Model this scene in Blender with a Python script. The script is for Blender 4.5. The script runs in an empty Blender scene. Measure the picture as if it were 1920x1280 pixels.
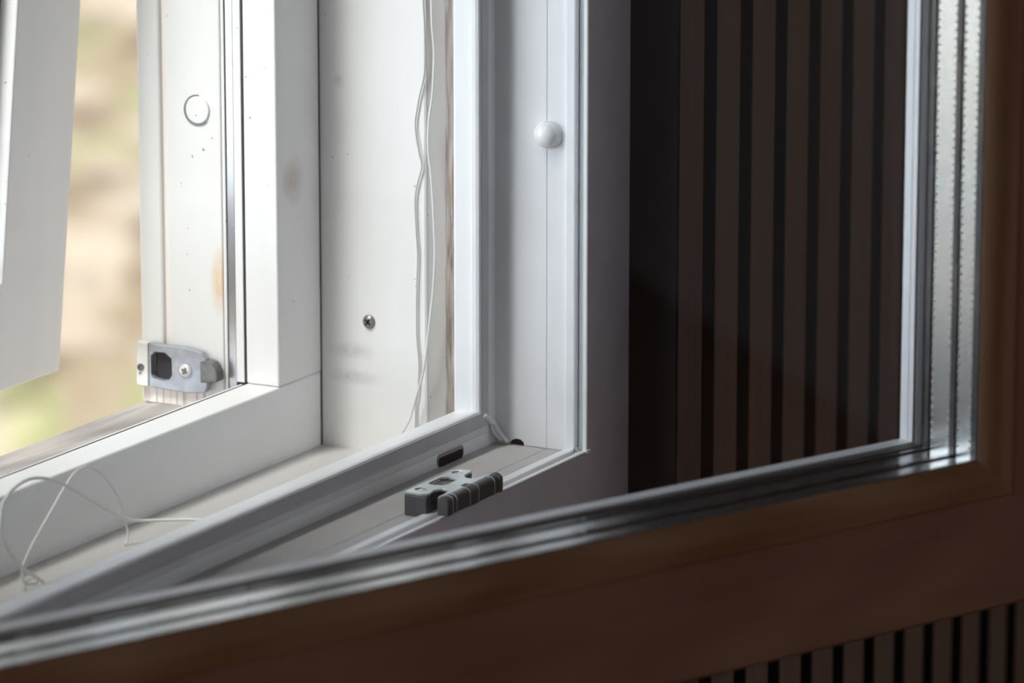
import bpy, bmesh, math, random
from mathutils import Vector, Matrix, noise as mnoise
random.seed(7)
sc = bpy.context.scene
COL = sc.collection

# ------------------------------------------------------------------ camera
YAW, PITCH = math.radians(28.195), math.radians(12.602)
cam_d = bpy.data.cameras.new('camera'); cam = bpy.data.objects.new('camera', cam_d)
COL.objects.link(cam); sc.camera = cam
cam.location = (-1.9102, -0.9839, 1.5334)
view = Vector((math.cos(YAW)*math.cos(PITCH), math.sin(YAW)*math.cos(PITCH), -math.sin(PITCH)))
cam.rotation_euler = view.to_track_quat('-Z', 'Y').to_euler()
cam_d.sensor_width = 36.0
cam_d.lens = 8763.0*36.0/1920.0
cam_d.clip_start = 0.05; cam_d.clip_end = 500
cam_d.dof.use_dof = True
cam_d.dof.focus_distance = 2.17
cam_d.dof.aperture_fstop = 9.0

# ------------------------------------------------------------------ light
world = bpy.data.worlds.new('sky'); sc.world = world
world.use_nodes = True
wn = world.node_tree.nodes; wl = world.node_tree.links
bg = wn['Background']
bg.inputs['Color'].default_value = (0.86, 0.905, 1.0, 1)
SKY_BASE, SKY_GLOW, SKY_POW = 1.8, 9.5, 4.0           # soft bright quarter of a hazy sky, low on the left
wtc = wn.new('ShaderNodeTexCoord'); wdp = wn.new('ShaderNodeVectorMath'); wdp.operation = 'DOT_PRODUCT'
wdp.inputs[1].default_value = Vector((-0.64, 0.68, 0.22)).normalized()
wl.new(wtc.outputs['Generated'], wdp.inputs[0])
wmx = wn.new('ShaderNodeMath'); wmx.operation = 'MAXIMUM'; wmx.inputs[1].default_value = 0.0; wl.new(wdp.outputs['Value'], wmx.inputs[0])
wpw = wn.new('ShaderNodeMath'); wpw.operation = 'POWER'; wpw.inputs[1].default_value = SKY_POW; wl.new(wmx.outputs[0], wpw.inputs[0])
wma = wn.new('ShaderNodeMath'); wma.operation = 'MULTIPLY_ADD'; wma.inputs[1].default_value = SKY_GLOW; wma.inputs[2].default_value = SKY_BASE
wl.new(wpw.outputs[0], wma.inputs[0])
wsep = wn.new('ShaderNodeSeparateXYZ'); wl.new(wtc.outputs['Generated'], wsep.inputs[0])
wzr = wn.new('ShaderNodeMapRange'); wzr.inputs['From Min'].default_value = 0.12; wzr.inputs['From Max'].default_value = 0.75
wzr.inputs['To Min'].default_value = 1.0; wzr.inputs['To Max'].default_value = 0.16
wl.new(wsep.outputs['Z'], wzr.inputs['Value'])
wml = wn.new('ShaderNodeMath'); wml.operation = 'MULTIPLY'
wl.new(wma.outputs[0], wml.inputs[0]); wl.new(wzr.outputs[0], wml.inputs[1]); wl.new(wml.outputs[0], bg.inputs['Strength'])
SUN_DIR = Vector((0.50, -0.13, -0.86)).normalized()      # the way the light travels
sun_d = bpy.data.lights.new('sun', 'SUN'); sun = bpy.data.objects.new('sun', sun_d)
COL.objects.link(sun); sun.rotation_euler = SUN_DIR.to_track_quat('-Z', 'Y').to_euler()
sun.location = (-3, 2, 6)
sun_d.energy = 10.5; sun_d.angle = math.radians(16); sun_d.color = (1.0, 0.965, 0.92)
LAMP_STRENGTH = 24.0
sc.view_settings.view_transform = 'Standard'
sc.view_settings.look = 'None'
sc.view_settings.exposure = 0.0
sc.view_settings.gamma = 1.0
sc.cycles.transparent_max_bounces = 32
sc.cycles.max_bounces = 12
sc.cycles.diffuse_bounces = 6
sc.cycles.caustics_reflective = False
sc.cycles.caustics_refractive = False
sc.cycles.sample_clamp_indirect = 6.0

# ------------------------------------------------------------------ materials
def new_mat(name):
    m = bpy.data.materials.new(name); m.use_nodes = True
    nt = m.node_tree
    return m, nt, nt.nodes['Principled BSDF']

def coords(nt, scale=(1, 1, 1)):
    tc = nt.nodes.new('ShaderNodeTexCoord'); mp = nt.nodes.new('ShaderNodeMapping')
    mp.inputs['Scale'].default_value = scale
    nt.links.new(tc.outputs['Object'], mp.inputs['Vector'])
    return mp.outputs['Vector']

def noise_node(nt, vec, scale, detail=4, rough=0.55):
    n = nt.nodes.new('ShaderNodeTexNoise'); n.inputs['Scale'].default_value = scale
    n.inputs['Detail'].default_value = detail; n.inputs['Roughness'].default_value = rough
    nt.links.new(vec, n.inputs['Vector']); return n.outputs['Fac']

def ramp(nt, fac, stops):
    r = nt.nodes.new('ShaderNodeValToRGB'); e = r.color_ramp.elements
    while len(e) < len(stops): e.new(0.5)
    for el, (p, c) in zip(e, stops):
        el.position = p; el.color = (c[0], c[1], c[2], 1)
    nt.links.new(fac, r.inputs['Fac']); return r.outputs['Color']

def mixc(nt, fac, a, b, mode='MIX'):
    m = nt.nodes.new('ShaderNodeMix'); m.data_type = 'RGBA'; m.blend_type = mode
    for s, v in ((m.inputs[0], fac), (m.inputs[6], a), (m.inputs[7], b)):
        if isinstance(v, (int, float)): s.default_value = v
        elif isinstance(v, tuple): s.default_value = (v[0], v[1], v[2], 1)
        else: nt.links.new(v, s)
    return m.outputs[2]

def bump(nt, b, height, dist, strength=0.4):
    n = nt.nodes.new('ShaderNodeBump'); n.inputs['Strength'].default_value = strength
    n.inputs['Distance'].default_value = dist
    nt.links.new(height, n.inputs['Height']); nt.links.new(n.outputs['Normal'], b.inputs['Normal'])

def specks(nt, vec, scale, lo, hi):
    return ramp(nt, noise_node(nt, vec, scale, 2, 0.5), [(lo, (0, 0, 0)), (hi, (1, 1, 1))])

def blob(nt, centre, radius, stretch=(1, 1, 1)):
    """soft mask of a stain of its own shape at an object-space place"""
    tc = nt.nodes.new('ShaderNodeTexCoord')
    s = nt.nodes.new('ShaderNodeVectorMath'); s.operation = 'SUBTRACT'
    nt.links.new(tc.outputs['Object'], s.inputs[0]); s.inputs[1].default_value = centre
    q = nt.nodes.new('ShaderNodeVectorMath'); q.operation = 'MULTIPLY'
    nt.links.new(s.outputs[0], q.inputs[0]); q.inputs[1].default_value = stretch
    l = nt.nodes.new('ShaderNodeVectorMath'); l.operation = 'LENGTH'; nt.links.new(q.outputs[0], l.inputs[0])
    mr = nt.nodes.new('ShaderNodeMapRange'); mr.inputs['From Min'].default_value = radius
    mr.inputs['From Max'].default_value = radius*0.25
    nt.links.new(l.outputs['Value'], mr.inputs['Value'])
    nz = nt.nodes.new('ShaderNodeTexNoise'); nz.inputs['Scale'].default_value = 260
    nz.inputs['Detail'].default_value = 5
    nt.links.new(tc.outputs['Object'], nz.inputs['Vector'])
    mu = nt.nodes.new('ShaderNodeMath'); mu.operation = 'MULTIPLY'; mu.use_clamp = True
    nt.links.new(mr.outputs[0], mu.inputs[0]); nt.links.new(nz.outputs['Fac'], mu.inputs[1])
    return mu.outputs[0]

def plain(name, col, rough=0.5, metal=0.0, spec=0.5, var=0.06, vscale=40, bmp=0.0, bscale=300, coat=0.0, stretch=(1, 1, 1)):
    m, nt, b = new_mat(name)
    v = coords(nt, stretch)
    lo = tuple(c*(1-var) for c in col); hi = tuple(min(1, c*(1+var)) for c in col)
    nt.links.new(ramp(nt, noise_node(nt, v, vscale), [(0.3, lo), (0.7, hi)]), b.inputs['Base Color'])
    b.inputs['Roughness'].default_value = rough; b.inputs['Metallic'].default_value = metal
    b.inputs['Specular IOR Level'].default_value = spec; b.inputs['Coat Weight'].default_value = coat
    if bmp: bump(nt, b, noise_node(nt, v, bscale, 3), bmp, 0.5)
    return m

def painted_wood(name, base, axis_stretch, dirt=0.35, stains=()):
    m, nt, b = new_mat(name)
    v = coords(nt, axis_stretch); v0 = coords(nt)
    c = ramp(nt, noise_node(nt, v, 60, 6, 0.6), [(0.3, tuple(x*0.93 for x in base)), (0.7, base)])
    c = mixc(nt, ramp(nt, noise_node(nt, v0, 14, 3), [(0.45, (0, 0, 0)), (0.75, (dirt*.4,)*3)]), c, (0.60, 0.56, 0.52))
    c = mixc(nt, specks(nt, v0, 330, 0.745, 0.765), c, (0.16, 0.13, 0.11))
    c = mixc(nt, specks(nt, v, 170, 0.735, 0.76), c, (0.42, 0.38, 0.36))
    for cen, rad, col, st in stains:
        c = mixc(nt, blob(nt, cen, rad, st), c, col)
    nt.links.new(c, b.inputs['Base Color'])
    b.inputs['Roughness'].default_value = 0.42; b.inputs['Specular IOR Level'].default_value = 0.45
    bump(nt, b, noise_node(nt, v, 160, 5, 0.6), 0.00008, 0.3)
    return m

M = {}
M['paint_v'] = painted_wood('painted_wood_upright', (0.83, 0.82, 0.82), (1, 1, 0.06), 0.3,
    [((-0.0235, 0.1453, 1.1215), 0.0105, (0.48, 0.34, 0.27), (1.2, 1, 0.75)),
     ((-0.030, 0.1453, 1.122), 0.008, (0.5, 0.42, 0.38), (1.2, 1, 0.75))])
M['paint_stile'] = painted_wood('painted_wood_stile', (0.83, 0.82, 0.81), (1, 1, 0.06), 0.3,
    [((-0.040, 0.1778, 1.072), 0.0095, (0.75, 0.36, 0.05), (1, 1.6, 0.5))])
M['paint_h'] = painted_wood('painted_wood_rail', (0.83, 0.83, 0.84), (0.06, 1, 1), 0.35)
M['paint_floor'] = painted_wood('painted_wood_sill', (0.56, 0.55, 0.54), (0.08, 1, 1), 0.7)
M['paint_panel'] = painted_wood('painted_reveal_panel', (0.83, 0.825, 0.82), (1, 1, 0.08), 0.25,
    [((0.0, 0.128, 1.035), 0.012, (0.50, 0.46, 0.47), (1, 0.8, 2.4)),
     ((0.0, 0.127, 1.022), 0.014, (0.52, 0.48, 0.48), (1, 0.8, 3.0)),
     ((0.0, 0.1345, 1.167), 0.0035, (0.55, 0.50, 0.45), (1, 1, 0.8))])
M['paint_edge'] = painted_wood('grey_edge_strip', (0.50, 0.48, 0.46), (1, 1, 0.08), 0.5)  # edge strip in a darker grey than the reveal panel
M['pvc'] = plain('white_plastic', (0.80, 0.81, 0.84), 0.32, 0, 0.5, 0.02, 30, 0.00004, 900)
M['pvc_shaded'] = plain('shaded_white_plastic', (0.47, 0.46, 0.46), 0.6, 0, 0.25, 0.05, 60, 0.00003, 900)  # duller, darker plastic: shade on the sill floor put into its colour
M['paint_sash'] = painted_wood('painted_sash_white', (0.92, 0.91, 0.91), (1, 1, 0.06), 0.1)
M['groove'] = plain('grey_green_groove_seal', (0.46, 0.50, 0.50), 0.6, 0, 0.3, 0.04, 60)
M['gasket_mid'] = plain('grey_frame_gasket', (0.47, 0.47, 0.50), 0.5, 0, 0.4, 0.05, 80)
M['gasket_white'] = plain('pale_grey_gasket', (0.66, 0.67, 0.70), 0.5, 0, 0.4, 0.05, 80)
M['gasket_grey'] = plain('grey_gasket', (0.40, 0.42, 0.45), 0.45, 0, 0.5, 0.05, 80)
M['rubber'] = plain('dark_rubber', (0.022, 0.022, 0.028), 0.55, 0, 0.35, 0.2, 120)
M['seal'] = plain('dark_sealant', (0.03, 0.028, 0.035), 0.4, 0, 0.4, 0.2, 120)
M['alu'] = plain('spacer_aluminium', (0.50, 0.51, 0.51), 0.26, 1.0, 0.5, 0.05, 20)
M['perforation'] = plain('spacer_perforation_glint', (0.85, 0.85, 0.85), 0.4, 0, 0.5, 0.02, 50)  # reflected glint of the perforations put into a pale colour
M['strip_metal'] = plain('grey_metal_strip', (0.42, 0.42, 0.43), 0.28, 0.9, 0.5, 0.25, 30, 0, 0, 0, (1, 1, 0.25))
M['zinc'] = plain('zinc_plate', (0.60, 0.65, 0.665), 0.30, 0.5, 0.5, 0.10, 90)
M['zinc_screw'] = plain('bright_zinc_screw', (0.62, 0.64, 0.66), 0.22, 1.0, 0.5, 0.05, 90)
M['steel_dull'] = plain('dull_steel_screw', (0.30, 0.28, 0.25), 0.35, 0.9, 0.5, 0.25, 300)
M['grey_plastic'] = plain('dark_grey_plastic', (0.072, 0.072, 0.078), 0.42, 0, 0.5, 0.08, 200, 0.00005, 1500)
M['insert'] = plain('purple_grey_insert', (0.14, 0.12, 0.14), 0.4, 0, 0.5, 0.1, 300)
M['bar_plastic'] = plain('grey_plastic_bar', (0.058, 0.060, 0.062), 0.35, 0, 0.5, 0.1, 200)
M['black'] = plain('black_void', (0.008, 0.008, 0.008), 0.9, 0, 0.1, 0.2, 60)
M['joint'] = plain('dark_joint_filler', (0.10, 0.085, 0.07), 0.8, 0, 0.2, 0.4, 300)
M['felt'] = plain('black_felt', (0.014, 0.014, 0.016), 0.95, 0, 0.1, 0.3, 900, 0.0003, 1200)
M['slot_rim'] = plain('grey_slot_rim', (0.20, 0.20, 0.215), 0.4, 0, 0.5, 0.1, 400)
M['cream_metal'] = plain('worn_cream_metal', (0.70, 0.69, 0.67), 0.35, 0.3, 0.5, 0.12, 150)
M['bracket_grey'] = plain('worn_zinc_bracket', (0.37, 0.39, 0.43), 0.38, 0.5, 0.5, 0.18, 160)
M['hook_grey'] = plain('dark_zinc_catch', (0.16, 0.165, 0.16), 0.4, 0.5, 0.5, 0.3, 220)
M['string_white'] = plain('white_string', (0.74, 0.73, 0.70), 0.6, 0, 0.3, 0.06, 900)
M['string_grey'] = plain('grey_string', (0.52, 0.51, 0.48), 0.6, 0, 0.3, 0.06, 900)
M['string_translucent'] = plain('cream_cord', (0.70, 0.70, 0.66), 0.4, 0, 0.5, 0.05, 900)
M['cap'] = plain('white_glossy_cap', (0.82, 0.83, 0.85), 0.16, 0, 0.5, 0.01, 30)
M['room_paint'] = plain('pale_room_paint', (0.60, 0.60, 0.66), 0.8, 0, 0.3, 0.04, 6)
M['ceiling_paint'] = plain('white_ceiling_paint', (0.7, 0.7, 0.7), 0.85, 0, 0.3, 0.02, 6)
M['render_wall'] = plain('outer_wall_render', (0.62, 0.60, 0.56), 0.9, 0, 0.2, 0.08, 8, 0.002, 60)

def grain_mat(name, dark, light, stretch, scale=45, rough=0.45, spec=0.4, bmp=0.0001, pos=(0.32, 0.72)):
    m, nt, b = new_mat(name)
    v = coords(nt, stretch)
    a = noise_node(nt, v, scale, 7, 0.62)
    w = nt.nodes.new('ShaderNodeTexWave'); w.wave_type = 'BANDS'; w.bands_direction = 'X'
    w.inputs['Scale'].default_value = scale*0.9; w.inputs['Distortion'].default_value = 7
    w.inputs['Detail'].default_value = 4
    nt.links.new(v, w.inputs['Vector'])
    mx = nt.nodes.new('ShaderNodeMath'); mx.operation = 'MULTIPLY_ADD'
    nt.links.new(w.outputs['Fac'], mx.inputs[0]); mx.inputs[1].default_value = 0.25; nt.links.new(a, mx.inputs[2])
    nt.links.new(ramp(nt, mx.outputs[0], [(pos[0], dark), (pos[1]+0.12, light)]), b.inputs['Base Color'])
    b.inputs['Roughness'].default_value = rough; b.inputs['Specular IOR Level'].default_value = spec
    if bmp: bump(nt, b, a, bmp, 0.5)
    return m
M['foil'] = grain_mat('brown_wood_foil', (0.215, 0.110, 0.072), (0.275, 0.165, 0.115), (0.10, 1, 1), 30, 0.42, 0.4)
M['foil_v'] = grain_mat('brown_wood_foil_upright', (0.215, 0.110, 0.072), (0.275, 0.165, 0.115), (1, 1, 0.10), 30, 0.42, 0.4)
M['bead'] = grain_mat('brown_bead_foil', (0.20, 0.095, 0.045), (0.33, 0.20, 0.125), (0.10, 1, 1), 30, 0.24, 0.65)
M['bead_v'] = grain_mat('brown_bead_foil_upright', (0.20, 0.095, 0.045), (0.33, 0.20, 0.125), (1, 1, 0.10), 30, 0.24, 0.65)
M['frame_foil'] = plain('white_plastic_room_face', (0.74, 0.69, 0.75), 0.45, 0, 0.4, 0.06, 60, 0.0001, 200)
M['slat'] = grain_mat('walnut_slat_veneer', (0.175, 0.117, 0.090), (0.24, 0.172, 0.138), (1, 1, 0.02), 160, 0.5, 0.35, 0.00012)
M['threshold'] = grain_mat('weathered_grey_wood', (0.25, 0.225, 0.215), (0.56, 0.52, 0.50), (0.05, 1, 1), 70, 0.7, 0.2, 0.0006)
M['raw_edge'] = grain_mat('rough_raw_plywood_edge', (0.20, 0.15, 0.12), (0.50, 0.45, 0.41), (1, 1, 0.09), 320, 0.8, 0.2, 0.0012)
M['worn_wood'] = grain_mat('bare_worn_wood', (0.30, 0.24, 0.21), (0.84, 0.78, 0.74), (1, 1, 0.05), 190, 0.7, 0.2, 0.0006, (0.2, 0.5))
M['floor'] = grain_mat('red_brown_floorboards', (0.20, 0.08, 0.045), (0.30, 0.14, 0.08), (1, 0.1, 1), 6, 0.5, 0.4, 0)

def glass_mat():
    m = bpy.data.materials.new('clear_glass'); m.use_nodes = True
    nt = m.node_tree; nt.nodes.clear()
    out = nt.nodes.new('ShaderNodeOutputMaterial'); mix = nt.nodes.new('ShaderNodeMixShader')
    tr = nt.nodes.new('ShaderNodeBsdfTransparent'); gl = nt.nodes.new('ShaderNodeBsdfGlossy')
    tr.inputs['Color'].default_value = (0.985, 0.99, 0.987, 1); gl.inputs['Roughness'].default_value = 0.0
    lw = nt.nodes.new('ShaderNodeLayerWeight'); lw.inputs['Blend'].default_value = 0.5
    p = nt.nodes.new('ShaderNodeMath'); p.operation = 'POWER'; p.inputs[1].default_value = 5
    q = nt.nodes.new('ShaderNodeMath'); q.operation = 'MULTIPLY_ADD'; q.inputs[1].default_value = 0.96; q.inputs[2].default_value = 0.04
    nt.links.new(lw.outputs['Facing'], p.inputs[0]); nt.links.new(p.outputs[0], q.inputs[0])
    nt.links.new(q.outputs[0], mix.inputs['Fac']); nt.links.new(tr.outputs[0], mix.inputs[1]); nt.links.new(gl.outputs[0], mix.inputs[2])
    nt.links.new(mix.outputs[0], out.inputs['Surface'])
    return m
M['glass'] = glass_mat()

def ground_mat():
    m, nt, b = new_mat('grass_and_dry_leaves')
    v = coords(nt)
    def patch(sc_):
        tc = nt.nodes.new('ShaderNodeTexCoord'); mp = nt.nodes.new('ShaderNodeMapping')
        mp.vector_type = 'TEXTURE'; mp.inputs['Rotation'].default_value = (0, 0, math.radians(32))
        mp.inputs['Scale'].default_value = (2.6/sc_, 1.0/sc_, 1.0); mp.inputs['Location'].default_value = (0.0, -0.42, 0)
        nt.links.new(tc.outputs['Object'], mp.inputs['Vector']); return mp.outputs['Vector']
    big = noise_node(nt, patch(1.0), 1.9, 3, 0.55)
    c = ramp(nt, big, [(0.34, (0.114, 0.082, 0.058)), (0.42, (0.201, 0.158, 0.108)), (0.50, (0.228, 0.189, 0.135)), (0.57, (0.19, 0.197, 0.095)), (0.68, (0.27, 0.275, 0.14))])
    v2 = patch(1.0)
    pale = ramp(nt, noise_node(nt, v2, 2.9, 2, 0.5), [(0.50, (0, 0, 0)), (0.62, (1, 1, 1))])
    c = mixc(nt, pale, c, (0.33, 0.28, 0.225))
    dk = ramp(nt, noise_node(nt, v2, 3.7, 2, 0.5), [(0.58, (0, 0, 0)), (0.72, (0.7, 0.7, 0.7))])
    c = mixc(nt, dk, c, (0.055, 0.042, 0.03))
    fine = ramp(nt, noise_node(nt, v, 60, 4, 0.7), [(0.3, (0.95, 0.95, 0.95)), (0.7, (1.4, 1.38, 1.38))])
    c = mixc(nt, 1.0, c, fine, 'MULTIPLY')
    nt.links.new(c, b.inputs['Base Color']); b.inputs['Roughness'].default_value = 0.95
    b.inputs['Specular IOR Level'].default_value = 0.1
    return m
M['ground'] = ground_mat()

def lamp_mat():
    m = bpy.data.materials.new('lamp_diffuser'); m.use_nodes = True
    nt = m.node_tree; nt.nodes.clear()
    out = nt.nodes.new('ShaderNodeOutputMaterial'); e = nt.nodes.new('ShaderNodeEmission')
    e.inputs['Color'].default_value = (1.0, 0.93, 0.86, 1); e.inputs['Strength'].default_value = LAMP_STRENGTH
    nt.links.new(e.outputs[0], out.inputs['Surface']); return m
M['lamp'] = lamp_mat()

# ------------------------------------------------------------------ mesh helpers
def link(name, bm, mat, parent=None, smooth=False, bevel=0.0, seg=2):
    me = bpy.data.meshes.new(name)
    bmesh.ops.recalc_face_normals(bm, faces=bm.faces)
    bm.to_mesh(me); bm.free()
    o = bpy.data.objects.new(name, me); COL.objects.link(o)
    mats = mat if isinstance(mat, list) else [mat]
    for k in mats: me.materials.append(M[k])
    if smooth:
        for p in me.polygons: p.use_smooth = True
    if parent: o.parent = parent
    if bevel:
        md = o.modifiers.new('bevel', 'BEVEL'); md.width = bevel; md.segments = seg; md.limit_method = 'ANGLE'
        md.angle_limit = math.radians(40); md.harden_normals = False
    return o

def tag(o, label=None, cat=None, group=None, kind=None):
    if label: o['label'] = label
    if cat: o['category'] = cat
    if group: o['group'] = group
    if kind: o['kind'] = kind
    return o

def empty(name, loc=(0, 0, 0), rz=0.0):
    e = bpy.data.objects.new(name, None); COL.objects.link(e); e.location = loc; e.rotation_euler = (0, 0, rz)
    e.empty_display_size = 0.02
    return e

def box(bm, a, b, mi=0):
    (x0, y0, z0), (x1, y1, z1) = a, b
    v = [bm.verts.new(p) for p in ((x0, y0, z0), (x1, y0, z0), (x1, y1, z0), (x0, y1, z0), (x0, y0, z1), (x1, y0, z1), (x1, y1, z1), (x0, y1, z1))]
    for f in ((0, 3, 2, 1), (4, 5, 6, 7), (0, 1, 5, 4), (1, 2, 6, 5), (2, 3, 7, 6), (3, 0, 4, 7)):
        bm.faces.new([v[i] for i in f]).material_index = mi
    return bm

def boxes(*bs):
    bm = bmesh.new()
    for b in bs: box(bm, *b)
    return bm

def sweep(bm, prof, rect, mi=0):
    """closed profile [(h, y)] carried round a rectangle in the x-z plane with mitred corners; h grows towards the middle"""
    u0, u1, v0, v1 = rect
    rings = []
    for h, y in prof:
        rings.append([bm.verts.new((u0+h, y, v0+h)), bm.verts.new((u1-h, y, v0+h)), bm.verts.new((u1-h, y, v1-h)), bm.verts.new((u0+h, y, v1-h))])
    n = len(prof)
    for i in range(n):
        a, b = rings[i], rings[(i+1) % n]
        for k in range(4):
            bm.faces.new((a[k], a[(k+1) % 4], b[(k+1) % 4], b[k])).material_index = mi
    return bm

def prism(bm, pts, axis, lo, hi, mi=0):
    """polygon pts extruded along axis (0, 1 or 2) from lo to hi"""
    def p(uv, w):
        q = list(uv); q.insert(axis, w); return q
    a = [bm.verts.new(p(u, lo)) for u in pts]; b = [bm.verts.new(p(u, hi)) for u in pts]
    bm.faces.new(a).material_index = mi; bm.faces.new(list(reversed(b))).material_index = mi
    n = len(pts)
    for i in range(n):
        bm.faces.new((a[i], a[(i+1) % n], b[(i+1) % n], b[i])).material_index = mi
    return bm

def ring_prism(bm, outer, inner, axis, lo, hi):
    """plate with a hole: outer and inner polygons bridged (each hole vertex joined to the nearest rim)"""
    def p(uv, w):
        q = list(uv); q.insert(axis, w); return q
    for w in (lo, hi):
        vs = [bm.verts.new(p(u, w)) for u in outer]; es = [bm.edges.new((vs[i], vs[(i+1) % len(vs)])) for i in range(len(vs))]
        for hole in inner:
            hs = [bm.verts.new(p(u, w)) for u in hole]; es += [bm.edges.new((hs[i], hs[(i+1) % len(hs)])) for i in range(len(hs))]
        bmesh.ops.triangle_fill(bm, use_beauty=True, edges=es)
    for poly in [outer]+list(inner):
        a = [bm.verts.new(p(u, lo)) for u in poly]; b = [bm.verts.new(p(u, hi)) for u in poly]
        for i in range(len(poly)):
            bm.faces.new((a[i], a[(i+1) % len(poly)], b[(i+1) % len(poly)], b[i]))
    bmesh.ops.remove_doubles(bm, verts=bm.verts, dist=1e-6)
    return bm

def lathe(bm, prof, centre, axis, seg=40):
    """prof [(r, t)] turned about an axis direction through centre, t along the axis"""
    ax = Vector(axis).normalized(); t = Vector((0, 0, 1)) if abs(ax.z) < 0.9 else Vector((1, 0, 0))
    u = ax.cross(t).normalized(); w = ax.cross(u); c = Vector(centre)
    rings = []
    for r, h in prof:
        if r < 1e-7: rings.append([bm.verts.new(c+ax*h)])
        else: rings.append([bm.verts.new(c+ax*h+u*(r*math.cos(2*math.pi*k/seg))+w*(r*math.sin(2*math.pi*k/seg))) for k in range(seg)])
    for a, b in zip(rings, rings[1:]):
        if len(a) == 1 and len(b) == 1: continue
        for k in range(seg):
            k2 = (k+1) % seg
            if len(a) == 1: bm.faces.new((a[0], b[k], b[k2]))
            elif len(b) == 1: bm.faces.new((a[k], a[k2], b[0]))
            else: bm.faces.new((a[k], a[k2], b[k2], b[k]))
    return bm

def smooth_path(pts, n=8):
    P = [Vector(p) for p in pts]; out = []
    for i in range(len(P)-1):
        p0 = P[max(i-1, 0)]; p1 = P[i]; p2 = P[i+1]; p3 = P[min(i+2, len(P)-1)]
        for k in range(n):
            t = k/n
            out.append(0.5*((2*p1)+(p2-p0)*t+(2*p0-5*p1+4*p2-p3)*t*t+(3*p1-p0-3*p2+p3)*t**3))
    out.append(P[-1]); return out

def tube(bm, pts, r, seg=8):
    rings = []; up = Vector((0.3, 1, 0.2)).normalized()
    for i, p in enumerate(pts):
        d = (pts[min(i+1, len(pts)-1)]-pts[max(i-1, 0)]).normalized()
        up = (up-d*up.dot(d)).normalized(); s = d.cross(up)
        rings.append([bm.verts.new(p+up*(r*math.cos(2*math.pi*k/seg))+s*(r*math.sin(2*math.pi*k/seg))) for k in range(seg)])
    for a, b in zip(rings, rings[1:]):
        for k in range(seg): bm.faces.new((a[k], a[(k+1) % seg], b[(k+1) % seg], b[k]))
    bm.faces.new(rings[0]); bm.faces.new(list(reversed(rings[-1])))
    return bm

def cross_recess(bm, c, axis, u, v, L, w, t):
    """a raised-free plus shaped plate of size L, arm w, thickness t, laid at c"""
    c, axis, u, v = Vector(c), Vector(axis), Vector(u), Vector(v)
    a, b = L/2, w/2
    pts = [(b, a), (b, b), (a, b), (a, -b), (b, -b), (b, -a), (-b, -a), (-b, -b), (-a, -b), (-a, b), (-b, b), (-b, a)]
    lo = [bm.verts.new(c+u*x+v*y) for x, y in pts]; hi = [bm.verts.new(c+u*x+v*y+axis*t) for x, y in pts]
    bm.faces.new(lo); bm.faces.new(list(reversed(hi)))
    for i in range(12): bm.faces.new((lo[i], lo[(i+1) % 12], hi[(i+1) % 12], hi[i]))

# ------------------------------------------------------------------ room shell
X0, X1, Y1, ZC = -3.4, 1.4, -6.2, 2.6
OPX0, OPX1, OPZ0, OPZ1 = -0.80, 0.046, 0.955, 2.145        # masonry opening
def structure(name, bm, mat, **k):
    return tag(link(name, bm, mat, **k), kind='structure')
WY0, WY1 = -0.008, 0.215
structure('wall_front', boxes(((X0-.2, WY0, -0.2), (OPX0, WY1, ZC+.2)), ((OPX1, WY0, -0.2), (X1+.2, WY1, ZC+.2)),
                               ((OPX0, WY0, -0.2), (OPX1, WY1, OPZ0)), ((OPX0, WY0, OPZ1), (OPX1, WY1, ZC+.2))), 'render_wall')
structure('wall_right', boxes(((X1, Y1-.2, -0.2), (X1+.2, WY0, ZC+.2))), 'room_paint')
structure('wall_left', boxes(((X0-.2, Y1-.2, -0.2), (X0, WY0, ZC+.2))), 'room_paint')
structure('wall_back', boxes(((X0, Y1-.2, -0.2), (X1, Y1, ZC+.2))), 'room_paint')
structure('floor', boxes(((X0, Y1, -0.2), (X1, WY0, 0))), 'floor')
structure('ceiling', boxes(((X0, Y1, ZC), (X1, WY0, ZC+.2))), 'ceiling_paint')

# added lamp, out of view, put in to light the room side
lamp = empty('added_ceiling_lamp', (-1.3, -2.6, ZC))
tag(lamp, 'added round white ceiling lamp out of view, lighting the room side', 'lamp')
link('housing', lathe(bmesh.new(), [(0, 0), (0.27, 0), (0.27, -0.03), (0.25, -0.03)], (0, 0, 0), (0, 0, 1), 48), 'cap', lamp)
link('diffuser', lathe(bmesh.new(), [(0.25, -0.028), (0.24, -0.05), (0.18, -0.07), (0, -0.08)], (0, 0, 0), (0, 0, 1), 48), 'lamp', lamp, smooth=True)

# slatted wall panels
def slat_panel(loc, width, height, first, label):
    p = empty('slatted_wall_panel', loc); tag(p, label, 'wall panel', 'slatted wall panels beside the window')
    link('felt_backing', boxes(((0, -0.0125, 0), (width, -0.009, height))), 'felt', p)
    bm = bmesh.new(); x = first
    while x+0.0266 <= width+1e-6:
        n0 = len(bm.faces)
        box(bm, (x, -0.025, 0), (x+0.0266, -0.0125, height))
        bm.faces.ensure_lookup_table()
        for i in range(n0, len(bm.faces)):
            f = bm.faces[i]
            if all(abs(v.co.y+0.025) < 1e-6 for v in f.verts): f.material_index = 1
        x += 0.04
    link('slats', bm, ['felt', 'slat'], p, bevel=0.0004, seg=1)
    return p
slat_panel((0.0458, 0, 0), 0.62, ZC, 0.0002, 'dark walnut slatted panel on black felt, right of the window beside the frame')
slat_panel((0.6658, 0, 0), 0.70, ZC, 0.0002, 'dark walnut slatted panel on black felt, further right towards the room corner')
structure('trim_1', boxes(((0.0438, -0.0249, OPZ0), (0.0455, 0.060, 2.14))), 'felt')

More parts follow.
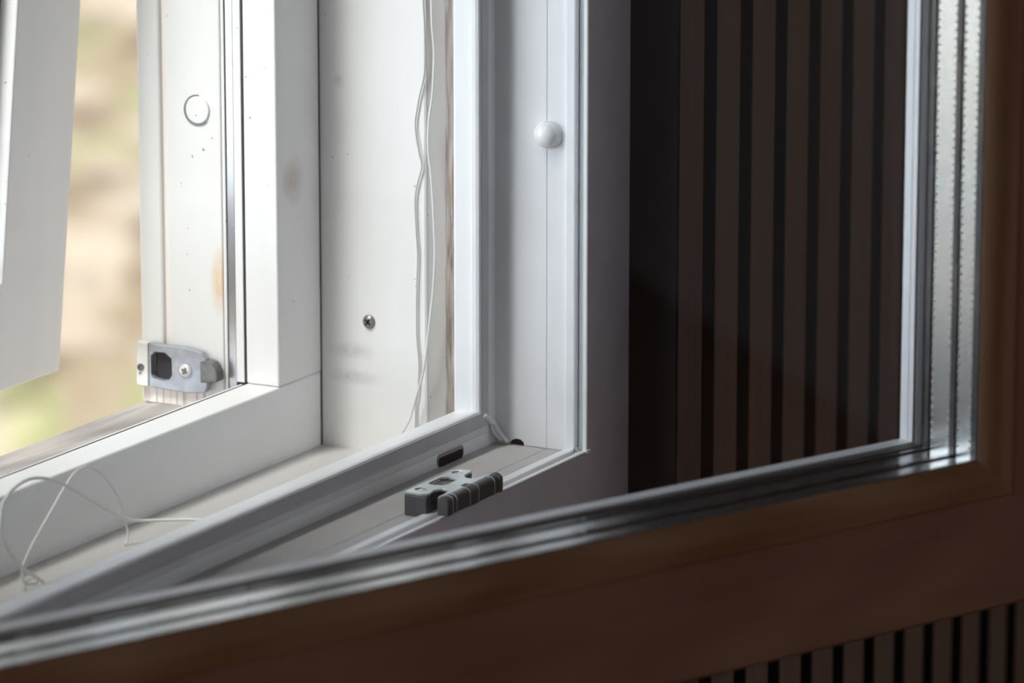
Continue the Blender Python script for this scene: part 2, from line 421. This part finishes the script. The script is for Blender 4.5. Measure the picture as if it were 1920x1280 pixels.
# ------------------------------------------------------------------ white plastic inner window frame
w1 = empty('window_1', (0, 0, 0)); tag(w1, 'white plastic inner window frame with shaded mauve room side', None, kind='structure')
R1 = (-0.76, 0.0, 1.0, 2.10)
prof_in = [(-0.0004, 0.0), (0.0, 0.0005), (0.0, 0.0022), (-0.0035, 0.0026), (-0.0035, 0.0062), (-0.0003, 0.0066), (0.0, 0.0072), (0.0, 0.0110),
           (-0.0006, 0.0122), (-0.0020, 0.0126), (-0.0020, 0.0222), (-0.0024, 0.0225), (-0.0020, 0.0228), (-0.0020, 0.0503),
           (0.0135, 0.0503), (0.0140, 0.0530), (0.0160, 0.0534), (0.0160, 0.0618), (0.0153, 0.0630), (-0.002, 0.0660), (-0.042, 0.0660), (-0.042, 0.003)]
bm = bmesh.new(); sweep(bm, prof_in, R1)
for f in bm.faces:                                          # level sill floor takes the darker plastic, its shade put into the colour
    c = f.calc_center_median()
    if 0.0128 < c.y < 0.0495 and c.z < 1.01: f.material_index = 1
frame_o = link('frame', bm, ['pvc', 'pvc_shaded'], w1)
bm = bmesh.new(); sweep(bm, [(-0.0027, 0.0029), (-0.0027, 0.0059), (-0.0034, 0.0059), (-0.0034, 0.0029)], R1)
link('groove_seal', bm, 'groove', w1)
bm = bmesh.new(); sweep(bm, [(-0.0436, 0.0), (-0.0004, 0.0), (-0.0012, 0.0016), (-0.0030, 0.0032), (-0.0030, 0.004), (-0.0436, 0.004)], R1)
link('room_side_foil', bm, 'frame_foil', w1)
bm = bmesh.new(); sweep(bm, [(0.0160, 0.0482), (0.0150, 0.0478), (0.0110, 0.0472), (0.0092, 0.0478), (0.0086, 0.0502), (0.0134, 0.0502), (0.0160, 0.0502)], R1)
link('frame_gasket', bm, 'gasket_mid', w1, bevel=0.0003)
bm = bmesh.new(); sweep(bm, [(0.0161, 0.0481), (0.0172, 0.0486), (0.0177, 0.0500), (0.0177, 0.0520), (0.0172, 0.0530), (0.0161, 0.0531)], R1)
link('gasket_rim', bm, 'pvc', w1)
bm = bmesh.new(); sweep(bm, [(0.0045, 0.0503), (0.0052, 0.0494), (0.0086, 0.0492), (0.0086, 0.0503)], R1)
link('gasket_foot', bm, 'gasket_white', w1)
# drainage slot in the upstand: recessed dark pocket with a raised rim
def stadium(x0, x1, z0, z1, r, n=6):
    pts = []
    for cx, cz, a0 in ((x1-r, z1-r, 0), (x0+r, z1-r, 90), (x0+r, z0+r, 180), (x1-r, z0+r, 270)):
        for k in range(n+1):
            a = math.radians(a0+90*k/n); pts.append((cx+r*math.cos(a), cz+r*math.sin(a)))
    return pts
bm = bmesh.new(); prism(bm, stadium(-0.0555, -0.0298, 0.9981, 1.0040, 0.0026), 1, 0.0498, 0.0506)
link('drainage_slot', bm, 'slot_rim', w1, bevel=0.0003)
bm = bmesh.new(); prism(bm, stadium(-0.0545, -0.0316, 0.9981, 1.0024, 0.0014), 1, 0.0495, 0.0500)
link('slot_opening', bm, 'black', w1)
# dark hole at the foot of the jamb
bm = bmesh.new(); prism(bm, [(0.0382+0.0036*math.cos(a*math.pi/14), 0.9984+0.0027*math.sin(a*math.pi/14)*(1+0.05*math.sin(a*2.3))) for a in range(15)], 0, 0.0014, 0.0024)
link('jamb_hole', bm, 'black', w1)
# welded corner with torn gasket ends
bm = bmesh.new()
tube(bm, smooth_path([(-0.0038, 0.0480, 1.0092), (-0.0024, 0.0465, 1.0050), (-0.0008, 0.0445, 1.0015), (0.0006, 0.0430, 0.9995)], 5), 0.0013, 6)
tube(bm, smooth_path([(-0.0060, 0.0485, 1.0085), (-0.0040, 0.0475, 1.0040), (-0.0015, 0.0452, 1.0005)], 5), 0.0008, 6)
tube(bm, smooth_path([(-0.0145, 0.0475, 1.0150), (-0.0110, 0.0470, 1.0125), (-0.0080, 0.0472, 1.0105), (-0.0045, 0.0478, 1.0098)], 5), 0.0014, 6)
link('torn_gasket_end', bm, 'gasket_white', w1, smooth=True)
bm = bmesh.new()
for k in range(16):
    c = Vector((-0.001+random.uniform(-.0016, .0016), 0.0044+random.uniform(-.0022, .0022), 0.9995+random.uniform(-.0016, .0012)))
    d = Vector((random.uniform(-1, 1), random.uniform(-1, 1), random.uniform(-.3, 1))).normalized()*0.0016
    tube(bm, [c-d, c+d*.2+Vector((0, 0, .0004)), c+d], 0.0003, 5)
link('weld_swarf', bm, 'cream_metal', w1)
bm = bmesh.new()
prism(bm, [(-0.0006, -0.0004), (0.0012, -0.0014), (0.0020, -0.0010), (0.0008, 0.0014), (-0.0004, 0.002)], 2, 0.9990, 1.0004)
link('corner_burr', bm, 'pvc', w1)
# seam between jamb and sill
bm = bmesh.new(); tube(bm, [Vector((0.0019, 0.036, 0.9982)), Vector((0.0019, 0.028, 0.9984)), Vector((0.0019, 0.0135, 0.9982))], 0.0003, 5)
link('corner_seam', bm, 'gasket_grey', w1)

# ------------------------------------------------------------------ lining between the two windows
def reveal(name, x_face, sign, z0, z1):
    bm = bmesh.new()
    s = sign
    prism(bm, [(x_face, 0.1450), (x_face, 0.0876), (x_face+s*0.0006, 0.0868), (x_face+s*0.0012, 0.0866), (x_face+s*0.022, 0.0866), (x_face+s*0.022, 0.1450)], 2, z0, z1)
    a = tag(link(name, bm, 'paint_panel'), kind='structure')
    bm = bmesh.new()
    prism(bm, [(x_face+s*0.0012, 0.0865), (x_face+s*0.0046, 0.0780), (x_face+s*0.022, 0.0780), (x_face+s*0.022, 0.0865)], 2, z0, z1)
    b = link('edge_strip', bm, 'paint_edge', a)
    # ragged raw edge
    bm = bmesh.new(); n = 260; rows = []
    for i in range(n+1):
        z = z0+(z1-z0)*i/n; row = []
        for j, yy in enumerate((0.0784, 0.0772, 0.0755, 0.0738, 0.0722, 0.0705, 0.0672)):
            q = mnoise.noise(Vector((yy*900, 3.1*s, z*55)))
            row.append(bm.verts.new((x_face+s*(0.0042+0.0008*q+0.0002*j), yy+(0.0005*mnoise.noise(Vector((7, 1, z*160))) if j == 0 else 0), z)))
        row.append(bm.verts.new((x_face+s*0.022, 0.0672, z))); row.append(bm.verts.new((x_face+s*0.022, 0.0779, z)))
        rows.append(row)
    for a0, b0 in zip(rows, rows[1:]):
        m_ = len(a0)
        for j in range(m_): bm.faces.new((a0[j], a0[(j+1) % m_], b0[(j+1) % m_], b0[j]))
    bm.faces.new(rows[0]); bm.faces.new(list(reversed(rows[-1])))
    link('raw_edge', bm, 'raw_edge', a)
    return a
reveal('trim_2', 0.0, 1, 0.9655, 2.12)
reveal('trim_3', -0.76, -1, 0.9655, 2.12)
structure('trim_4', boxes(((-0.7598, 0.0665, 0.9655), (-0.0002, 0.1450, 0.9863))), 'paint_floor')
structure('trim_5', boxes(((-0.7598, 0.0665, 2.100), (-0.0002, 0.1450, 2.120))), 'paint_h')

# ------------------------------------------------------------------ wooden outer window frame
w2 = empty('window_2', (0, 0, 0)); tag(w2, 'white painted wooden outer window frame with weathered threshold', None, kind='structure')
link('sill_rail', boxes(((-0.76, 0.1453, 0.9665), (-0.0004, 0.1640, 1.0229))), 'paint_h', w2, bevel=0.0012, seg=3)
link('frame_post', boxes(((-0.0401, 0.1453, 1.0231), (0.0, 0.1636, 2.06))), 'paint_v', w2, bevel=0.0010, seg=3)
link('frame_post', boxes(((-0.76, 0.1453, 1.0231), (-0.72, 0.1636, 2.06))), 'paint_v', w2, bevel=0.0010, seg=3)
link('joint_line', boxes(((-0.0009, 0.1449, 0.9863), (0.0002, 0.1456, 2.06))), 'joint', w2)
link('head_rail', boxes(((-0.76, 0.1453, 2.0602), (-0.0004, 0.1640, 2.10))), 'paint_h', w2, bevel=0.001)
# vertical strips between post and outer stile
for x0, x1, tagx in ((-0.0396, 0.0, 1), (-0.76, -0.7205, 0)):
    link('rubber_seal', boxes(((x0+.0004*0, 0.1637, 1.0231), (x1, 0.1646, 2.06))), 'rubber', w2)
    xa, xb = (x0-0.0004, x1) if tagx else (x0, x1+0.0004)
    link('bead_strip', boxes(((xa, 0.1648, 1.0231), (xb, 0.1692, 2.06))), 'paint_v', w2, bevel=0.0004)
    xm = xa+0.0008 if tagx else xa
    link('metal_strip', boxes(((xm, 0.1695, 1.0131), (xb-(0 if tagx else .0008), 0.1738, 2.06))), 'strip_metal', w2, bevel=0.0003)
    link('bead_strip', boxes(((xa, 0.1740, 1.0101), (xb, 0.1757, 2.06))), 'paint_v', w2, bevel=0.0003)
    xs = xa+0.0020 if tagx else xa
    link('outer_stile', boxes(((xa, 0.1762, 1.0080), (xb, 0.2070, 2.06))), 'paint_stile', w2, bevel=0.0008)
    link('stile_groove', boxes(((xs, 0.2069, 1.0080), (xb-(0 if tagx else .002), 0.2104, 2.06))), 'worn_wood', w2)
    link('outer_stile', boxes(((xa, 0.2103, 1.0080), (xb, 0.2233, 2.06))), 'paint_stile', w2, bevel=0.0012)
link('head_rail', boxes(((-0.76, 0.1648, 2.0602), (-0.0004, 0.205, 2.10))), 'paint_h', w2, bevel=0.001)
link('sill_seal', boxes(((-0.76, 0.1642, 1.010), (-0.0405, 0.1652, 1.0222))), 'rubber', w2)
link('drip_strip', boxes(((-0.76, 0.1654, 1.006), (-0.0405, 0.1666, 1.0226))), 'paint_h', w2, bevel=0.0003)
bm = bmesh.new(); prism(bm, [(0.1668, 0.955), (0.1668, 1.0088), (0.2150, 1.0078), (0.2235, 1.0070), (0.2265, 1.0035), (0.2265, 0.955)], 0, -0.80, 0.02)
link('threshold', bm, 'threshold', w2, bevel=0.001)
# bare worn foot of the stile under the bracket
bm = bmesh.new()
for k in range(9):
    y0 = 0.1875+k*0.00385
    box(bm, (-0.0407-0.0004*random.random(), y0, 1.0082), (-0.0401, y0+0.0036, 1.0172+0.0006*random.random()))
link('worn_stile_foot', bm, 'worn_wood', w2)

# ------------------------------------------------------------------ outer wooden sash, top hung, swung outwards
TILT = math.radians(5.3)
s2 = empty('window_sash', (-0.38, 0.1690, 2.050)); s2.rotation_euler = (TILT, 0, 0)   # pivot at its top edge
tag(s2, 'white painted wooden sash swung outwards at the far left, beside the garden view', 'window sash')
hx0, hx1, hz = -0.332, 0.3299, -1.034
bm = bmesh.new()
sweep(bm, [(0, 0), (0.0545, 0), (0.0550, 0.0100), (0.047, 0.0100), (0.047, 0.030), (0.055, 0.034), (0.053, 0.042), (0, 0.042)], (hx0, hx1, hz, 0.0))
link('sash_frame', bm, 'paint_sash', s2, bevel=0.0009)
bm = bmesh.new(); sweep(bm, [(0.0475, 0.0103), (0.0640, 0.0103), (0.0640, 0.0127), (0.0475, 0.0127)], (hx0, hx1, hz, 0.0))
link('glazing_gasket', bm, 'rubber', s2)
link('glass_pane', boxes(((hx0+.049, 0.0130, hz+.049), (hx1-.049, 0.0170, -.049))), 'glass', s2)
bm = bmesh.new(); box(bm, (hx1-0.0700, -0.0016, hz+0.0100), (hx1-0.0675, -0.0002, hz+0.045)); 
link('edge_clip', bm, 'paint_stile', s2, bevel=0.0004)

# ------------------------------------------------------------------ inner sash, hinged left, opened into the room
SA = math.radians(-22.91)
dS = Vector((math.cos(SA), math.sin(SA), 0)); nS = Vector((-math.sin(SA), math.cos(SA), 0))
base = dS*(-0.632)+nS*(-0.2666)
sash = empty('window_sash', (base.x, base.y, 0.98), SA)
tag(sash, 'brown triple glazed sash opened into the foreground', 'window sash')
RS = (0.067, 0.632, 0.0661, 1.0740)
# upright and level members in their own grain direction
def member(prof, rect, k):
    """one mitred member of the frame, k = 0 bottom, 1 right, 2 top, 3 left"""
    bm = bmesh.new(); u0, u1, v0, v1 = rect; ends = [[], []]
    for h, y in prof:
        c = [(u0+h, y, v0+h), (u1-h, y, v0+h), (u1-h, y, v1-h), (u0+h, y, v1-h)]
        ends[0].append(bm.verts.new(c[k])); ends[1].append(bm.verts.new(c[(k+1) % 4]))
    n = len(prof); a, b = ends
    for i in range(n): bm.faces.new((a[i], b[i], b[(i+1) % n], a[(i+1) % n]))
    bm.faces.new(a); bm.faces.new(list(reversed(b)))
    return bm
face_prof = [(-0.0661, 0.0015), (-0.0646, 0.0), (-0.0182, 0.0), (-0.0174, 0.0009), (-0.0166, 0.0009), (-0.0166, 0.020), (-0.0661, 0.020)]
bead_prof = [(-0.0165, 0.0009), (-0.0158, 0.0002), (-0.0090, 0.0000), (-0.0068, 0.0003), (-0.0052, 0.0009), (-0.0038, 0.0017), (-0.0026, 0.0026), (-0.0015, 0.0036), (-0.0006, 0.0045), (-0.0001, 0.0053), (-0.0165, 0.0053)]
for k in range(4):
    hor = k in (0, 2)
    link('rail' if hor else 'stile', member(face_prof, RS, k), 'foil' if hor else 'foil_v', sash)
    link('glazing_bead', member(bead_prof, RS, k), 'bead' if hor else 'bead_v', sash)
bm = bmesh.new(); sweep(bm, [(-0.050, 0.0205), (-0.050, 0.0590), (-0.024, 0.0600), (-0.0030, 0.0545), (0.0006, 0.0525), (0.0014, 0.0510), (0.0012, 0.0475), (0.0008, 0.0472), (0.0012, 0.0469), (0.0010, 0.0445), (-0.0166, 0.0440), (-0.0166, 0.0205)], RS)
link('outer_profile', bm, 'pvc', sash)
bm = bmesh.new(); sweep(bm, [(-0.012, 0.0395), (0.0004, 0.0395), (0.0010, 0.0415), (0.0004, 0.0440), (-0.012, 0.0440)], RS)
link('outer_gasket', bm, 'grey_plastic', sash)
bm = bmesh.new(); sweep(bm, [(-0.012, 0.0054), (-0.0001, 0.0054), (0.0003, 0.0058), (0.0003, 0.0066), (-0.012, 0.0066)], RS)
link('inner_gasket', bm, 'grey_plastic', sash)
bm = bmesh.new()
for a, b in ((0.0067, 0.0097), (0.0198, 0.0230), (0.0358, 0.0394)): sweep(bm, [(-0.012, a), (-0.0002, a), (-0.0002, b), (-0.012, b)], RS)
link('edge_sealant', bm, 'seal', sash)
u0, u1, v0, v1 = RS
for a, b in ((0.0068, 0.0096), (0.0200, 0.0228), (0.0360, 0.0390)):
    link('glass_pane', boxes(((u0-.0001, a, v0-.0001), (u1+.0001, b, v1+.0001))), 'glass', sash)
def spacer(ya, yb):
    bm = bmesh.new()
    ym = (ya+yb)/2
    sweep(bm, [(-0.0065, ya), (-0.0012, ya), (-0.0009, ya+0.0006), (-0.0009, ym), (-0.0009, yb-0.0006), (-0.0012, yb), (-0.0065, yb)], RS)
    # two rows of small perforation dimples along each member in view
    def dot(c, n, t):
        k = 6; top = bm.verts.new(c+n*0.0006); s = n.cross(t)
        ring = [bm.verts.new(c+t*(0.00055*math.cos(2*math.pi*i/k)*1.5)+s*(0.0007*math.sin(2*math.pi*i/k))) for i in range(k)]
        for i in range(k): bm.faces.new((ring[i], ring[(i+1) % k], top)).material_index = 1
    for yy in (ya+0.0013, yb-0.0013):
        z = v0+0.004
        while z < v0+0.42:
            dot(Vector((u1+0.0009, yy, z)), Vector((-1, 0, 0)), Vector((0, 0, 1))); z += 0.0036
    return link('spacer_bar', bm, ['alu', 'perforation'], sash)
spacer(0.0098, 0.0197); spacer(0.0231, 0.0357)

# ------------------------------------------------------------------ striker plate on the plastic sill
kp = empty('striker_plate', (-0.119, 0.010, 0.998))
tag(kp, 'zinc striker plate on dark grey plastic block, screwed to the white sill', 'striker plate')
def K(pts): return [(x+0.119, y-0.010) for x, y in pts]
pad_plate = [(-0.1380, 0.0207), (-0.0935, 0.0207), (-0.0906, 0.0185), (-0.0902, 0.0125), (-0.0935, 0.0118), (-0.0975, 0.0117), (-0.1006, 0.0110), (-0.1030, 0.0090), (-0.1036, 0.0070), (-0.1030, 0.0054),
             (-0.1000, 0.0040), (-0.0935, 0.0034), (-0.0935, -0.0005), (-0.1415, -0.0005), (-0.1422, 0.0015), (-0.1395, 0.0028), (-0.1340, 0.0030), (-0.1285, 0.0036), (-0.1266, 0.0056), (-0.1268, 0.0080),
             (-0.1285, 0.0095), (-0.1310, 0.0100), (-0.1340, 0.0094), (-0.1362, 0.0090), (-0.1375, 0.0098), (-0.1388, 0.0120)]
hexa = [(-0.1202, 0.0187), (-0.1080, 0.0187), (-0.1059, 0.0158), (-0.1070, 0.0118), (-0.1095, 0.0102), (-0.1180, 0.0098), (-0.1208, 0.0115), (-0.1222, 0.0160)]
slot = [(-0.1178, 0.0036), (-0.1125, 0.0036), (-0.1118, 0.0024), (-0.1125, 0.0016), (-0.1178, 0.0016)]
def circ(cx, cy, r, n=20): return [(cx+r*math.cos(2*math.pi*k/n), cy+r*math.sin(2*math.pi*k/n)) for k in range(n)]
bm = bmesh.new(); ring_prism(bm, K(pad_plate), [K(hexa), K(slot), K(circ(-0.1313, 0.0162, 0.0029)), K(circ(-0.0967, 0.0162, 0.0029))], 2, 0.0100, 0.0112)
link('metal_plate', bm, 'zinc', kp, bevel=0.0002, seg=1)
bm = bmesh.new()
prism(bm, K([(-0.1383, 0.0210), (-0.1342, 0.0210), (-0.1342, 0.0094), (-0.1388, 0.0094)]), 2, 0.0, 0.0098)
prism(bm, K([(-0.1341, 0.0209), (-0.0899, 0.0209), (-0.0899, 0.0124), (-0.0985, 0.0122), (-0.0985, 0.0020), (-0.1265, 0.0020), (-0.1265, 0.0100), (-0.1341, 0.0105)]), 2, 0.0, 0.0045)
prism(bm, K([(-0.1290, 0.0208), (-0.1225, 0.0208), (-0.1225, 0.0105), (-0.1290, 0.0112)]), 2, 0.0046, 0.0098)
prism(bm, K([(-0.1055, 0.0208), (-0.0900, 0.0208), (-0.0900, 0.0126), (-0.1055, 0.0120)]), 2, 0.0046, 0.0098)
link('plastic_block', bm, 'grey_plastic', kp, bevel=0.0004)
link('window_insert', boxes(((-0.0038, -0.0012, 0.0047), (0.0136, 0.0094, 0.0096))), 'insert', kp, bevel=0.0003)
link('insert_catch', boxes(((0.0010, 0.0030, 0.0097), (0.0036, 0.0048, 0.0101)), ((0.0046, 0.0008, 0.0097), (0.0110, 0.0016, 0.0100))), 'rubber', kp)
# front bar hooked over the lip: rounded ends and shallow ribs
def bar_prof(grow=0.0): return [(-0.0040-grow, 0.0036), (-0.0040-grow, 0.0100), (-0.0034-grow, 0.0110+grow*.5), (-0.0022, 0.0117+grow), (-0.0002, 0.0117+grow), (0.0012, 0.0113), (0.0012, 0.0036)]
def bar(x0, x1, grow=0.0):
    bm = bmesh.new(); prism(bm, [(y-0.010, z) for y, z in bar_prof(grow)], 0, x0+0.119, x1+0.119); return bm
link('front_bar', bar(-0.1432, -0.0925), 'bar_plastic', kp, bevel=0.0006)
for a, b in ((-0.1438, -0.1400), (-0.1215, -0.1160), (-0.0950, -0.0920)):
    link('bar_cap', bar(a, b, 0.0008), 'grey_plastic', kp, bevel=0.0008, seg=3)
for x in (-0.1385, -0.1350, -0.1225, -0.1145, -0.0995):
    link('bar_rib', bar(x, x+0.0004, 0.0004), 'gasket_grey', kp)
for cx in (-0.1313, -0.0967):
    bm = bmesh.new(); lathe(bm, [(0, 0.0094), (0.0012, 0.0093), (0.0014, 0.0102), (0.0024, 0.0106), (0.0027, 0.0103), (0.0027, 0.0096)], (cx+0.119, 0.0062, 0), (0, 0, 1), 24)
    sobj = link('screw', bm, 'zinc_screw', kp, smooth=False)
    bm = bmesh.new(); cross_recess(bm, (cx+0.119, 0.0062, 0.00985), (0, 0, 1), (0.8, 0.6, 0), (-0.6, 0.8, 0), 0.0030, 0.0007, 0.0003)
    link('screw_cross', bm, 'rubber', sobj)

# ------------------------------------------------------------------ bracket on the wooden stile
XB = -0.0401
br = empty('corner_bracket', (XB, 0.200, 1.0164))
tag(br, 'worn zinc bracket with square pocket and curved catch at the foot of the wooden stile', 'bracket')
def B(pts): return [(y-0.200, z-1.0164) for y, z in pts]
outl = [(0.2165, 1.0383), (0.2043, 1.0380), (0.1958, 1.0381), (0.1862, 1.0368), (0.1836, 1.0336), (0.1832, 1.0200), (0.1846, 1.0170), (0.1945, 1.0157), (0.2059, 1.0160), (0.2165, 1.0165)]
hole = [(0.2130, 1.0340), (0.2073, 1.0342), (0.2036, 1.0316), (0.2034, 1.0237), (0.2050, 1.0213), (0.2085, 1.0204), (0.2135, 1.0211), (0.2152, 1.0226), (0.2152, 1.0319)]
bm = bmesh.new(); ring_prism(bm, B(outl), [B(hole)], 0, -0.0042, -0.0008)
link('plate', bm, 'bracket_grey', br, bevel=0.0005)
bm = bmesh.new(); prism(bm, B([(0.2145, 1.0350), (0.2025, 1.0350), (0.2025, 1.0200), (0.2145, 1.0200)]), 0, -0.0009, -0.0003)
link('pocket_back', bm, 'rubber', br)
bm = bmesh.new(); prism(bm, B([(0.2236, 1.0378), (0.2228, 1.0384), (0.2166, 1.0384), (0.2166, 1.0165), (0.2228, 1.0164), (0.2236, 1.0172)]), 0, -0.0046, 0.0)
fl = link('end_flange', bm, 'cream_metal', br, bevel=0.0006)
bm = bmesh.new(); lathe(bm, [(0, 0.0047), (0.0010, 0.0047), (0.0012, 0.0052), (0.0018, 0.0052), (0.0018, 0.0045)], (0, 0.0208, 0.0094), (-1, 0, 0), 20)
lathe(bm, [(0, 0.0049), (0.0006, 0.0049), (0.0006, 0.0045)], (0, 0.0212, 0.0064), (-1, 0, 0), 12)
link('rivet', bm, 'hook_grey', br)
bm = bmesh.new(); lathe(bm, [(0, 0.0046), (0.0026, 0.0050), (0.0034, 0.0045), (0.0035, 0.0041)], (0, -0.0043, 0.0102), (-1, 0, 0), 28)
sb = link('screw', bm, 'cream_metal', br, smooth=True)
bm = bmesh.new(); cross_recess(bm, (-0.0047, -0.0043, 0.0102), (-1, 0, 0), (0, 0.9, 0.43), (0, -0.43, 0.9), 0.0034, 0.0011, 0.0005)
link('screw_cross', bm, 'hook_grey', sb)
bm = bmesh.new(); lathe(bm, [(0.0036, 0.0040), (0.0036, 0.0045), (0.0041, 0.0045), (0.0041, 0.0040)], (0, -0.0043, 0.0102), (-1, 0, 0), 28)
link('screw_seat', bm, 'bracket_grey', br)
bm = bmesh.new(); prism(bm, B([(0.1853, 1.0328), (0.1812, 1.0337), (0.1785, 1.0328), (0.1766, 1.0308), (0.1757, 1.0285), (0.1755, 1.0245), (0.1762, 1.0236), (0.1852, 1.0224)]), 0, -0.0075, -0.0012)
hk = link('catch', bm, 'hook_grey', br, bevel=0.0007)

# ------------------------------------------------------------------ small fittings
bm = bmesh.new(); lathe(bm, [(0, 0.0072), (0.0022, 0.0070), (0.0042, 0.0062), (0.0056, 0.0048), (0.0063, 0.0030), (0.0064, 0.0018), (0.0062, 0.0016), (0.0066, 0.0013), (0.0066, 0.0)], (0, 0, 0), (-1, 0, 0), 48)
o = link('domed_cap', bm, 'cap', smooth=True); o.location = (0.002, 0.0215, 1.1500)  # plain round cap on the window jamb
tag(o, 'round glossy white domed cap on the white plastic jamb', 'bumper')
pl = empty('wooden_plug', (-0.0401, 0.1888, 1.1543)); tag(pl, 'round white painted plug set in the outer wooden stile', 'plug')
bm = bmesh.new(); lathe(bm, [(0, 0.0010), (0.0062, 0.0009), (0.0067, 0.0002), (0.0067, -0.0002)], (0, 0, 0), (-1, 0, 0), 40)
link('plug_face', bm, 'paint_stile', pl, smooth=False)
bm = bmesh.new(); lathe(bm, [(0.0066, 0.0003), (0.0076, 0.0003)], (0, 0.0003, -0.0002), (-1, 0, 0), 40)
kill = [v for v in bm.verts if v.co.y < -0.001 and v.co.z > -0.0045]
bmesh.ops.delete(bm, geom=kill, context='VERTS')
link('open_joint', bm, 'hook_grey', pl)
bm = bmesh.new(); lathe(bm, [(0, 0.0010), (0.0012, 0.0016), (0.0026, 0.0012), (0.0034, 0.0003), (0.0035, 0.0)], (0, 0, 0), (-1, 0, 0), 28)
so = link('screw', bm, 'steel_dull', smooth=True); so.location = (0.0, 0.1184, 1.0503)
tag(so, 'dull steel cross-head screw in the white reveal panel', 'screw')
bm = bmesh.new(); cross_recess(bm, (-0.0014, 0, 0), (-1, 0, 0), (0, 0.8, 0.6), (0, -0.6, 0.8), 0.0036, 0.0010, 0.0003)
link('screw_cross', bm, 'black', so)

def yz(pts, x, dx=0.0): return [Vector((x+dx*math.sin(i*0.9), y, z)) for i, (y, z) in enumerate(pts)]
cA = [(0.0872, 1.60), (0.0870, 1.40), (0.0871, 1.30), (0.087, 1.2196), (0.0871, 1.2095), (0.0864, 1.1943), (0.0865, 1.1754), (0.0897, 1.1614), (0.0917, 1.1491), (0.0898, 1.1363), (0.0882, 1.1296), (0.0904, 1.1214), (0.0919, 1.1135), (0.0915, 1.0988), (0.0906, 1.0859), (0.0912, 1.0713), (0.0914, 1.0491), (0.0908, 1.0404), (0.0902, 1.0344), (0.0903, 1.0271), (0.0909, 1.0181), (0.092, 1.0121), (0.0922, 1.0021), (0.0925, 0.9885)]
cB = [(0.0812, 1.60), (0.0810, 1.40), (0.0809, 1.30), (0.0807, 1.2203), (0.0805, 1.2102), (0.0802, 1.1976), (0.0792, 1.1847), (0.0801, 1.1658), (0.0822, 1.152), (0.0825, 1.1382), (0.0811, 1.1262), (0.08, 1.1116), (0.0795, 1.1003), (0.0792, 1.0861), (0.0802, 1.0704), (0.0814, 1.0609), (0.0835, 1.0445), (0.086, 1.0295), (0.0898, 1.0173), (0.0932, 1.0063), (0.097, 0.9996), (0.1003, 0.9939), (0.104, 0.988)]
bm = bmesh.new(); tube(bm, smooth_path(yz(cA, -0.0012), 6), 0.00042)
tag(link('string', bm, 'string_grey', smooth=True), 'thin grey wavy string hanging against the reveal panel, the left of the two', 'string', 'strings hanging on the reveal')
bm = bmesh.new(); tube(bm, smooth_path(yz(cB, -0.005), 6), 0.00055)
tag(link('string', bm, 'string_white', smooth=True), 'white string hanging at the reveal edge, curving left at its foot', 'string', 'strings hanging on the reveal')

c0 = [(-0.1940, 0.074, 0.9950), (-0.1946, 0.086, 1.0000), (-0.1941, 0.098, 0.9994), (-0.1957, 0.106, 0.9987), (-0.1981, 0.113, 0.9982)]
c1 = [(-0.2046, 0.9986), (-0.2137, 1.0012), (-0.2226, 1.0056), (-0.2341, 1.0118), (-0.2446, 1.0178), (-0.2601, 1.0266), (-0.2687, 1.031), (-0.2747, 1.0334), (-0.2849, 1.0363), (-0.2942, 1.037), (-0.3036, 1.0352), (-0.3087, 1.0324), (-0.3114, 1.0296), (-0.3125, 1.0215), (-0.3096, 1.0125), (-0.3032, 1.0045), (-0.2966, 0.9987), (-0.2874, 0.9928), (-0.2828, 0.9899), (-0.282, 0.9885)]
c2 = [(-0.2889, 0.9909), (-0.2883, 0.9937), (-0.2878, 0.9966), (-0.2851, 0.9994), (-0.2798, 1.0046), (-0.2708, 1.0115), (-0.2529, 1.0249), (-0.2457, 1.0289), (-0.2403, 1.0298), (-0.235, 1.0293), (-0.2262, 1.025), (-0.2175, 1.0175), (-0.2105, 1.0087), (-0.2063, 0.999), (-0.2039, 0.9928), (-0.2048, 0.9884), (-0.2066, 0.9872)]
c4 = [(-0.3018, 1.0006), (-0.3016, 0.9966), (-0.3, 0.9938), (-0.2944, 0.9944), (-0.2902, 0.9926), (-0.292, 0.9911), (-0.2979, 0.9923), (-0.3009, 0.9913), (-0.2989, 0.9895)]
bm = bmesh.new()
# one cord: from the upstand over the big loop to the knot, and back over the second loop
tube(bm, smooth_path([Vector(p) for p in c0]+[Vector((x, 0.120, z)) for x, z in c1], 6), 0.00080)
tube(bm, smooth_path([Vector((x, 0.1265, z)) for x, z in c2], 6), 0.00055)
tube(bm, smooth_path([Vector((x, 0.117, z)) for x, z in c4], 6), 0.00060)
tag(link('cord', bm, 'string_translucent', smooth=True), 'pale cord lying in loose loops with a knot on the painted sill', 'cord')

# ------------------------------------------------------------------ outside
def terrain():
    bm = bmesh.new(); nx, ny = 90, 90; g = []
    for i in range(nx+1):
        row = []
        for j in range(ny+1):
            x = -12+60*i/nx; y = 0.5+55*(j/ny)**1.3
            z = -1.5+0.10*mnoise.noise(Vector((x*0.5, y*0.5, 0)))+0.05*mnoise.noise(Vector((x*1.7, y*1.7, 4)))
            row.append(bm.verts.new((x, y, z)))
        g.append(row)
    for i in range(nx):
        for j in range(ny): bm.faces.new((g[i][j], g[i+1][j], g[i+1][j+1], g[i][j+1]))
    return bm
structure('ground', terrain(), 'ground', smooth=True)
